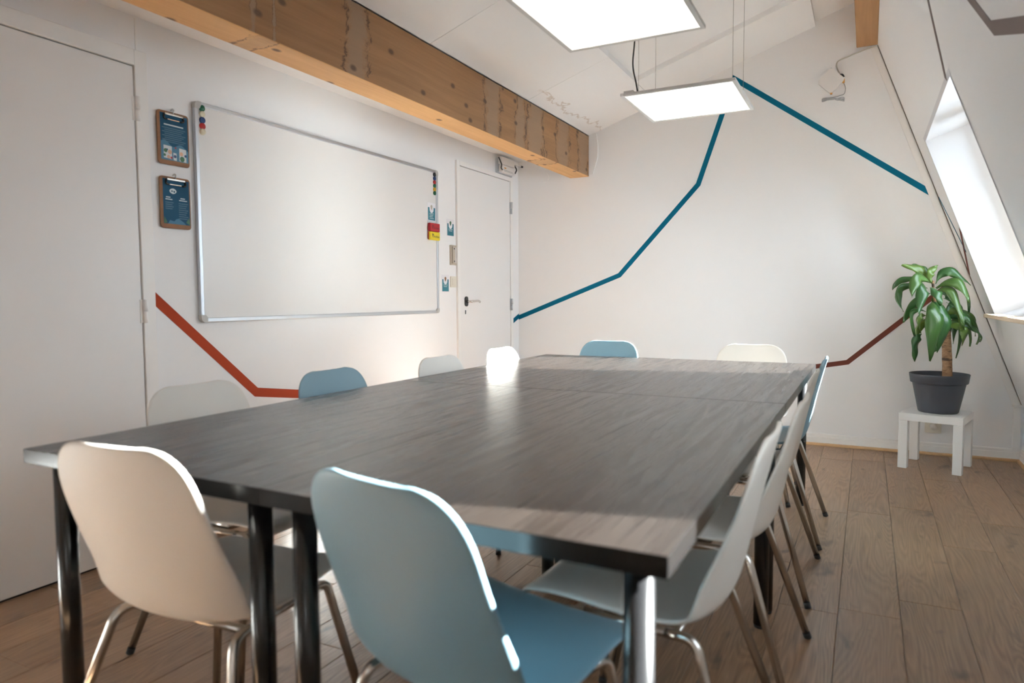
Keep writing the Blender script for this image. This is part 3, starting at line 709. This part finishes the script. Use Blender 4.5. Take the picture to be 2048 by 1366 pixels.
# ------------------------------------------------------------------ wall fittings by the far door
kp = mk('wall_plate', joinm([prism2(rrect(4.370, 4.430, 1.338, 1.485, .004), LW, 0, .012), box(XL+.012, XL+.022, 4.384, 4.420, 1.348, 1.475, .004, 2), box(XL, XL+.010, 4.43, 4.452, 1.470, 1.485), box(XL, XL+.010, 4.43, 4.452, 1.338, 1.353)]), MKEY)
tag(kp, 'beige metal wall plate with two screws beside the far door frame', 'wall plate')
mk('screw', joinm([prism2(disc(4.402, z, .006, 10), LW, .022, .0235) for z in (1.365,)]), MK, kp)
mk('screw', joinm([prism2(disc(4.402, z, .006, 10), LW, .022, .0235) for z in (1.458,)]), MK, kp)
ls = mk('light_switch', prism2(rrect(4.371, 4.451, 1.172, 1.254, .006), LW, 0, .009), MSOC)
tag(ls, 'cream light switch partly hidden by a teal card', 'light switch')
mk('rocker', box(XL+.009, XL+.014, 4.386, 4.437, 1.186, 1.240, .003, 1), MSOC, ls)
em = empty('emergency_light', (XL, 5.22, 2.126))
mk('housing', box(XL+.001, XL+.020, 5.085, 5.360, 2.126, 2.252, .003, 1), MALU, em)
mk('upper_cover', box(XL+.020, XL+.060, 5.100, 5.330, 2.196, 2.256, .006, 2), MCREAM if False else MAP_, em)
lp = mk('lower_cover', box(XL+.020, XL+.052, 5.112, 5.355, 2.134, 2.192, .004, 2), MAP_, em)
mk('orange_print', joinm([barline(5.150, 5.185, 2.170, .010, LW, .0521)]), MORG, lp)
mk('grey_print', joinm([barline(5.140, 5.300, 2.153, .004, LW, .0521), barline(5.15, 5.33, 2.144, .003, LW, .0521)]), MGRYC, lp)
for (ya, s) in ((5.095, -1), (5.345, 1)):
    mk('clip_strap', tube(smoothcurve([(XL+.03, ya, 2.250), (XL+.048, ya+s*.006, 2.215), (XL+.062, ya+s*.010, 2.185), (XL+.055, ya+s*.004, 2.160), (XL+.050, ya+.025*(s < 0), 2.150)]), .0055, 8), MDKC, em)
mk('sensor_arm', tube([(XL+.02, 5.36, 2.235), (XL+.05, 5.470, 2.232)], .004, 8), MAP_, em)
mk('sensor_tip', tube([(XL+.049, 5.468, 2.232), (XL+.054, 5.488, 2.231)], .008, 10), MK, em)
tag(em, 'small emergency light box with black straps above the far door', 'emergency light')
rc = mk('round_cover_plate', prism2(disc(-2.509, 2.124, .043, 32), backwall, 0, .006), MW); tag(rc, 'round white cover plate on the far wall below the beam', 'cover plate')
so1 = mk('wall_socket', prism2(rrect(.372, .470, .150, .246, .008), backwall, 0, .010), MSOC); tag(so1, 'cream wall socket low on the far wall behind the white side table', 'socket')
mk('socket_insert', prism2(rrect(.388, .454, .166, .232, .006), backwall, .010, .013), MSOC, so1)
mk('socket_well', prism2(disc(.421, .199, .022, 24), backwall, .013, .0135), MKEY, so1)
pg = empty('adapter_plug', (.421, YB-.0136, .176)); me = lathe([(0, 0), (.021, 0), (.021, .030), (.016, .042), (0, .042)], 20); me.transform(Matrix.Rotation(PI/2, 4, 'X')); me.transform(Matrix.Translation((.421, YB-.0136, .199)))
mk('plug_body', me, MWP, pg); tag(pg, 'white plug in the socket behind the side table', 'plug')

# router on the far wall
ap = empty('wall_router', (-.268, YB, 2.52))
rot = lambda u, v, n=0: backwall(-.268+(u-v)*.7071, 2.612+(u+v)*.7071, n)
mk('router_plate', prism2(rrect(-.066, .066, -.066, .066, .022, 6), rot, .022, .042), MAP_, ap)
mk('orange_tab', prism2(rrect(-.272, -.258, 2.520, 2.540, .003), backwall, .020, .036), MORG, ap)
mk('orange_tab', prism2(rrect(-.196, -.180, 2.588, 2.616, .004), backwall, .020, .038), MORG, ap)
mk('white_tab', prism2(rrect(-.274, -.262, 2.692, 2.704, .003), backwall, .006, .032), MPRW, ap)
mk('black_clamp', tube(smoothcurve([backwall(-.225, 2.622, .03), backwall(-.212, 2.642, .036), backwall(-.196, 2.644, .036), backwall(-.186, 2.628, .03)]), .006, 8), MK, ap)
tag(ap, 'square white router tilted on its corner high on the far wall', 'router')
cbk = mk('router_cable', tube(smoothcurve([backwall(-.200, 2.630, .012), backwall(-.222, 2.675, .008), backwall(-.236, 2.720, .007), backwall(-.222, 2.752, .007), backwall(-.15, 2.775, .006), backwall(-.06, 2.800, .006), backwall(.006, 2.812, .006)]), .0042, 8), MWHC)
tag(cbk, 'thin white cable from the purlin down to the router', 'cable')
cpts = [backwall(-.190, 2.60, .012), backwall(-.176, 2.56, .01), backwall(-.180, 2.52, .01), backwall(-.205, 2.508, .012)]
for k in range(3):
    cpts += [backwall(-.26, 2.500-.004*k, .012), backwall(-.315, 2.502-.006*k, .014), backwall(-.318, 2.490-.005*k, .014), backwall(-.25, 2.486+.004*k, .016), backwall(-.19, 2.492-.010*k, .016), backwall(-.184, 2.478-.006*k, .014), backwall(-.225, 2.478+.002*k, .012)]
tag(mk('cable_bundle', tube(smoothcurve(cpts, 6), .0028, 6), MGRYC), 'coiled grey cable bundle hanging below the router', 'cable')

# ------------------------------------------------------------------ white side table with plant
st = empty('side_table', (.408, 5.122, 0), math.radians(-15)); h2 = .175; sh_ = .353
mk('table_top', box(-h2, h2, -h2, h2, sh_-.048, sh_, .0015, 1), MLACK, st, False)
for sx in (-1, 1):
    for sy in (-1, 1):
        a, b_ = sx*(h2-.026), sy*(h2-.026); mk('leg', box(a-.0255, a+.0255, b_-.0255, b_+.0255, 0, sh_-.0485, .0015, 1), MLACK, st, False)
tag(st, 'small white square side table under the potted plant', 'side table')
PX, PY, PZ = .417, 5.135, sh_
fp = empty('flower_pot', (PX, PY, PZ))
mk('pot_wall', lathe([(.0, .004), (.100, .004), (.108, .0), (.113, .006), (.120, .04), (.148, .183), (.150, .186), (.1575, .187), (.160, .190), (.167, .238), (.168, .243), (.166, .245), (.160, .244), (.155, .200), (.150, .19), (.0, .19)], 56), MPOT, fp, False)
sm = lathe([(.0, .216), (.05, .219), (.10, .216), (.145, .212), (.1555, .210)], 40)
mk('soil', sm, MSOIL, fp, False)
for (dx, dy, r) in ((-.075, -.06, .022), (-.055, -.075, .018), (-.09, -.04, .016)):
    q = bmesh.new(); bmesh.ops.create_icosphere(q, subdivisions=2, radius=r, matrix=Matrix.Translation((dx, dy, .220)) @ Matrix.Diagonal((1.2, 1, .7, 1)))
    mk('soil_clump', me_from(q, 'soil_clump'), MSOIL, fp, False)
tag(fp, 'round charcoal plastic flower pot on the white side table', 'flower pot')

pl_ = empty('corn_plant', (PX+.045, PY, PZ+.20))
K = 1/(3.793*318.)
right = Vector((.889, .457, 0)); toward = Vector((.457, -.889, 0))
PO = Vector((PX, PY, PZ+.245))
def pp_(cx_, cy_, dep=0): return PO+right*((cx_-590)*K)+Vector((0, 0, (945-cy_)*K))+toward*dep
tr = [pp_(652, 985, 0), pp_(650, 900, 0), pp_(646, 830, 0), pp_(640, 740, 0), pp_(634, 670, 0), pp_(628, 615, 0), pp_(618, 590, 0)]
mk('trunk', tube(smoothcurve(tr, 5), [.0285, .029, .029, .0285, .0285, .028, .028, .0275, .028, .0285, .0285, .028, .0275, .027, .027, .0275, .0275, .027, .0265, .026, .0265, .027, .0275, .027, .0265, .026, .025, .024, .022, .019, .014], 18), MBARK, pl_)
mk('cut_stub', tube([pp_(625, 600, .005), pp_(606, 592, .022), pp_(600, 606, .030)], [.018, .014, .010], 12), MBARK, pl_)
mk('side_stem', tube(smoothcurve([pp_(612, 680, .015), pp_(592, 670, .022), pp_(575, 620, .022), pp_(568, 560, .018), pp_(560, 500, .012), pp_(545, 430, .008), pp_(528, 350, .004), pp_(520, 270, 0), pp_(519, 235, 0)]), .0075, 10), MBARK, pl_)
mk('side_stem', tube(smoothcurve([pp_(590, 668, .02), pp_(580, 620, .03), pp_(588, 560, .03), pp_(592, 520, .03)]), .006, 10), MBARK, pl_)
LV = [  # base, mid, tip (crop coordinates), width, depth base/mid/tip
    ((515, 265), (450, 160), (310, 112), 62, 0, -.03, -.05), ((520, 258), (495, 175), (565, 122), 52, 0, .01, -.02), ((518, 250), (480, 138), (412, 118), 46, 0, -.06, -.10),
    ((540, 262), (620, 165), (757, 275), 62, 0, .03, .06), ((500, 252), (375, 215), (300, 360), 74, 0, .05, .09), ((492, 250), (340, 220), (280, 305), 42, 0, -.05, -.10),
    ((480, 292), (300, 290), (302, 472), 48, 0, -.03, .0), ((472, 318), (395, 300), (335, 505), 78, 0, .08, .12), ((505, 285), (480, 320), (492, 425), 70, 0, .10, .12),
    ((540, 292), (650, 255), (715, 405), 70, 0, .08, .10), ((545, 300), (735, 255), (800, 478), 46, 0, .0, .0), ((545, 335), (620, 330), (670, 605), 62, 0, .07, .12),
    ((540, 330), (680, 350), (742, 465), 40, 0, -.05, -.08), ((500, 395), (462, 520), (432, 838), 112, .02, .12, .11), ((512, 392), (540, 520), (498, 775), 100, .02, .10, .09),
    ((430, 470), (330, 480), (358, 655), 34, .06, .06, .05), ((440, 500), (375, 515), (392, 632), 36, .06, .08, .06), ((425, 640), (385, 700), (388, 852), 52, .03, .03, .02),
    ((585, 540), (585, 440), (640, 440), 50, .02, -.04, -.06), ((590, 530), (735, 430), (745, 725), 58, .02, -.05, -.07), ((592, 520), (790, 480), (842, 660), 40, .02, .0, .02),
    ((600, 558), (745, 500), (688, 826), 58, .02, .02, .03), ((598, 510), (655, 470), (672, 605), 52, .02, .08, .10), ((600, 592), (690, 590), (675, 725), 56, .02, .09, .10),
    ((600, 560), (640, 500), (650, 585), 44, .02, -.05, -.06), ((620, 370), (790, 470), (806, 705), 40, -.02, -.06, -.07), ((640, 400), (835, 560), (842, 722), 28, -.02, .02, .03), ((500, 640), (515, 720), (505, 778), 42, .05, .05, .05),
    ((600, 540), (700, 500), (760, 600), 46, .02, .05, .09), ((600, 560), (760, 560), (775, 735), 44, .02, .03, .05), ((605, 560), (700, 620), (715, 790), 46, .02, -.06, -.09),
    ((590, 560), (520, 560), (470, 690), 52, .02, -.07, -.11), ((530, 330), (600, 400), (625, 520), 50, 0, -.08, -.12), ((500, 330), (420, 420), (372, 560), 52, 0, -.06, -.10), ((640, 560), (810, 600), (835, 700), 30, .0, .05, .07)]
def leaf(b_, m_, t_, w, d0, d1, d2, seed):
    rnd = random.Random(seed); P0 = pp_(*b_, d0); P2 = pp_(*t_, d2); Mi = pp_(*m_, d1); P1 = Mi*2-(P0+P2)*.5
    n = 16; V = []; F = []; UV = []; ph = rnd.uniform(0, 6); fr_ = rnd.uniform(9, 14)
    prev = None
    for i in range(n+1):
        t = i/n; p = P0*(1-t)**2+P1*2*t*(1-t)+P2*t*t; tg = ((P1-P0)*(1-t)+(P2-P1)*t).normalized()
        side = tg.cross(toward+Vector((0, 0, .35))); side = side.normalized() if side.length > .05 else (prev or right)
        if prev and side.dot(prev) < 0: side = -side
        prev = side; nrm = side.cross(tg).normalized()
        prf = math.sin(min(1, t/.38)*PI/2)**1.3 if t < .38 else (1-((t-.38)/.62)**3.2)
        ww = max(.0015, w*1.15*K*.5*max(prf, .08 if t < .5 else .02))
        for k in range(5):
            s = (k-2)/2; wav = .0095*math.sin(fr_*t+ph+(2 if s > 0 else 0))*abs(s)*min(1, t*4)
            V.append(p+side*(s*ww)+nrm*(-abs(s)*ww*.32+wav)+Vector((0, 0, .0))); UV.append((k/4, t))
    for i in range(n):
        for k in range(4): F.append((i*5+k, i*5+k+1, i*5+k+6, i*5+k+5))
    me = poly('leaf', V, F); smooth(me); uv = me.uv_layers.new(name='UVMap')
    for lp_ in me.loops: uv.data[lp_.index].uv = UV[lp_.vertex_index]
    o = mk('leaf', me, MLEAF, pl_); sd = o.modifiers.new('thickness', 'SOLIDIFY'); sd.thickness = .0009
for i, q in enumerate(LV): leaf(*q, i)
tag(pl_, 'green corn plant with drooping wavy leaves and cut cane trunk', 'plant')
